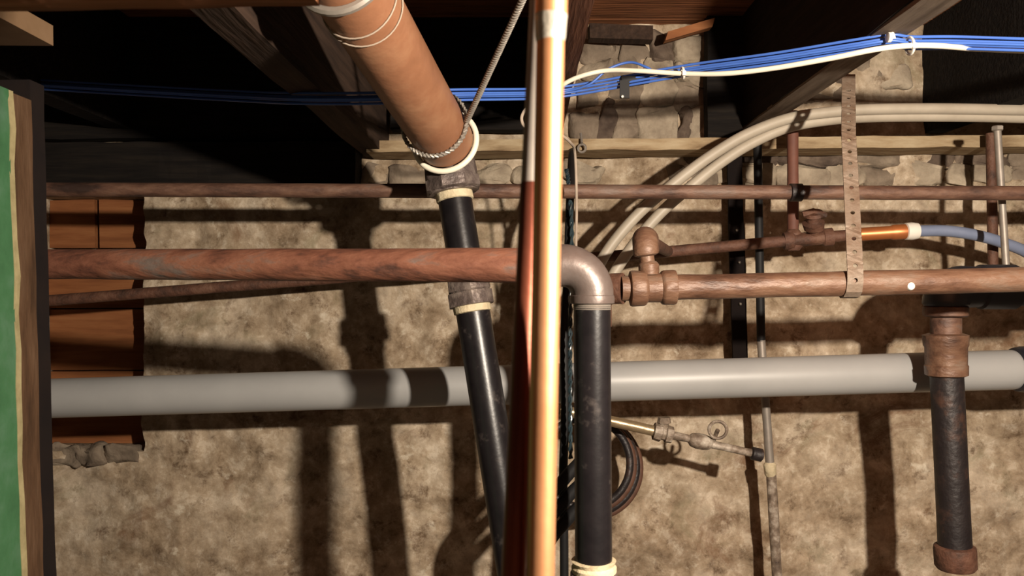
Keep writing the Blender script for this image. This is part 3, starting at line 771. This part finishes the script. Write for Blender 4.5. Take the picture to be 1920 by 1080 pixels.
t = thing('second_copper_pipe', 'dark red-brown copper pipe leaning close behind the bright copper pipe', 'pipe', (-0.02, 0.42, ZF))
s0, s1 = P(1017, -60, 0.43), P(962, 1090, 0.398)
sd = (s1 - s0).normalized()
mid = s0.lerp(s1, (365 + 60) / 1150)
MB().tube(lin(mid, s1 + sd * ((s1.z - ZF) / -sd.z), 16), 0.0061, 30).build('lower_run', 'copper_dark', t)
MB().tube(lin(s0 - sd * 0.35, mid, 12), 0.0059, 30).build('grey_sleeve', 'galv', t)

# ------------------------------------------------------------------ cables
base = [(-60, 148, 1.60), (70, 158, 1.58), (300, 172, 1.56), (470, 181, 1.48), (545, 184, 1.345), (640, 185, 1.335), (740, 183, 1.34), (850, 178, 1.37), (1000, 176, 1.45), (1060, 171, 1.47), (1130, 160, 1.46), (1200, 147, 1.44),
        (1300, 130, 1.40), (1450, 110, 1.31), (1600, 86, 1.235), (1668, 76, 1.212), (1710, 80, 1.212), (1790, 80, 1.22), (1930, 84, 1.22), (2100, 88, 1.22)]
offs = [(-9.6, 0), (-3.0, .0016), (3.4, -.0008), (9.6, .0022), (0.4, -.0056)]
names = ['top blue cable of the bundle crossing under the joists', 'second blue cable down in the bundle crossing under the joists',
         'middle blue cable of the bundle crossing under the joists', 'lowest blue cable of the bundle crossing under the joists',
         'front blue cable of the bundle, looping up behind the white cable']
for k, (oy, od) in enumerate(offs):
    pts = []
    for i, (x, y_, d) in enumerate(base):
        wob = noise.noise(Vector((i * 0.9, k * 3.1, 0))) * 0.5
        s = d / 1.4
        if k == 4 and x in (1130, 1200): continue
        pts.append(P(x, y_ + oy / s + wob, d + od))
        if k == 4 and x == 1060:
            pts += [P(1105, 158, 1.45), P(1140, 130, 1.445), P(1180, 117, 1.44), P(1212, 126, 1.425), P(1240, 140, 1.42)]
    tag(MB().tube(spline(pts, 10), 0.0023, 10).build('blue_cable', 'blue'), names[k], 'cable', 'blue network cables')
wp = [(1030, 180, 1.47), (1060, 156, 1.45), (1095, 141, 1.44), (1140, 132, 1.435), (1200, 133, 1.41), (1280, 138, 1.385), (1360, 138, 1.34), (1450, 128, 1.29), (1560, 109, 1.235), (1640, 93, 1.20), (1700, 86, 1.195), (1760, 86, 1.195), (1840, 92, 1.235), (2000, 98, 1.24)]
tag(MB().tube(spline([P(*p) for p in wp], 10), 0.0042, 12).build('white_cable', 'white_cable'), 'thick white cable running in front of the blue cables', 'cable')
for nm, x, y_, rr, lab in (('cable_tie', 1280, 137, 0.0095, 'pale cable tie binding white cable to blue ones near the middle bay'), ('cable_tie', 1706, 86, 0.0125, 'white cable tie just right of the cable clip')):
    mb = MB(); c_ = P(x, y_ , 1.39 if x < 1500 else 1.205)
    mb.ring(c_, (1, 0, 0.15), rr, 0.0022, 20, 6); mb.box(c_ + Vector((0, -rr, -rr * .3)), 0.003, 0.003, 0.004)
    tag(mb.build(nm, 'white'), lab, 'cable tie')
t = thing('cable_clip', 'white plastic cable clip nailed under the joist at upper right', 'clip', P(1668, 74, 1.21))
c_ = P(1668, 76, 1.212)
MB().ring(c_, (1, 0, 0.15), 0.0125, 0.003, 20, 8, -1.7, 1.7).build('clip_body', 'white', t)
MB().turn(P(1663, 70, 1.195), P(1671, 70, 1.195), [(0, 0.004), (0.1, 0.0075), (0.9, 0.0075), (1, 0.004)], seg=14).build('nail_head', 'white', t)
t = thing('cable_strap', 'black strap hanging from the blue cables in the stony bay', 'strap', P(1190, 150, 1.45))
MB().turn(P(1163, 154, 1.455), P(1217, 145, 1.452), [(0, 0.009), (0.05, 0.0115), (0.95, 0.0115), (1, 0.009)], seg=14).build('wrap', 'black', t)
MB().box(P(1171, 168, 1.443), 0.0085, 0.0022, 0.016, cells=(1, 1, 4), jit=0.001).build('tail', 'black', t)
MB().turn(P(1167, 181, 1.44), P(1167, 181, 1.435), [(0, 0.003), (1, 0.002)], seg=8).build('glint', 'white', t)  # white dot painted in as a glint on the tail

# cords and cables behind the copper pipe
tag(MB().tube(spline([P(1010, 190, 1.3), P(990, 200, 1.3), P(978, 220, 1.3), P(985, 238, 1.3), P(1010, 246, 1.32), P(1045, 250, 1.36), P(1070, 268, 1.4), P(1078, 290, 1.45), P(1081, 380, 1.48), P(1080, 470, 1.49), P(1082, 560, 1.49)], 8), 0.0026, 8).build('thin_cord', 'cord'),
    'thin pale cord looping out beside the copper pipe and dropping down', 'cord')
tag(MB().tube(spline([P(1074, 284, 1.86), P(1072, 300, 1.78), P(1068, 400, 1.6), P(1064, 520, 1.6), P(1058, 640, 1.57), P(1060, 760, 1.56), P(1056, 900, 1.56), P(1058, 1090, 1.56), P(1058, 1900, 1.56)], 8), 0.0085, 12).build('black_cable', 'black'),
    'black cable hanging down between the copper and black pipes', 'cable')
tag(twist(spline([P(1062, 318, 1.57), P(1066, 345, 1.57), P(1072, 430, 1.57), P(1070, 560, 1.54), P(1069, 670, 1.52), P(1069, 760, 1.52), P(1070, 860, 1.52)], 12), 0.0024, 16).build('twisted_cable', 'glossy'),
    'twisted blue-grey cable hanging against the black upright pipe', 'cable')
t = thing('hook_eye', 'small bright screw eye under the middle joist', 'hook', P(1090, 278, 1.85))
MB().ring(P(1091, 278, 1.85), (0.3, 1, 0), 0.009, 0.003, 16, 6).build('eye', 'galv', t)
MB().tube(lin(P(1091, 268, 1.85), P(1089, 250, 1.86), 3), 0.003, 8).build('shank', 'galv', t)

# coil of dark cord hung behind the black pipe
t = thing('cord_coil', 'coil of dark brown cord hanging behind the black upright pipe', 'coil', P(1105, 760, 1.6))
for k in range(4):
    mb = MB(); cc = P(1096 + 2 * k, 868 + 3 * k, 1.76 + 0.018 * k)
    path = []
    for i in range(49):
        an = 2 * math.pi * i / 48
        path.append(cc + Vector((math.cos(an) * (0.100 + 0.006 * k), 0.006 * math.sin(2 * an), math.sin(an) * (0.098 + 0.005 * k))))
    mb.tube(path, 0.0085, 10, caps=False); mb.build('turn', 'rubbish_hose' if k % 2 else 'black_rusty', t)

# three dark flat cables sloping down behind the copper pipe
for k in range(3):
    x0 = 12 * k
    pts = [P(1116 + 3 * k, 500, 1.46), P(1118 + 3 * k, 700, 1.46), P(1108 + 6 * k, 830 + 34 * k, 1.46), P(1060 + 6 * k, 896 + 34 * k, 1.46), P(1012 + 8 * k, 952 + 34 * k, 1.46), P(992 + 14 * k, 1010 + 34 * k, 1.46), P(986 + 18 * k, 1200, 1.46), P(984 + 20 * k, 2000, 1.46)]
    tag(MB().tube(spline(pts, 8), px(12, 1.46), 10).build('slanting_cable', 'black'),
        ('upper', 'middle', 'lower')[k] + ' of the three black cables slanting down behind the copper pipe', 'cable', 'slanting black cables')
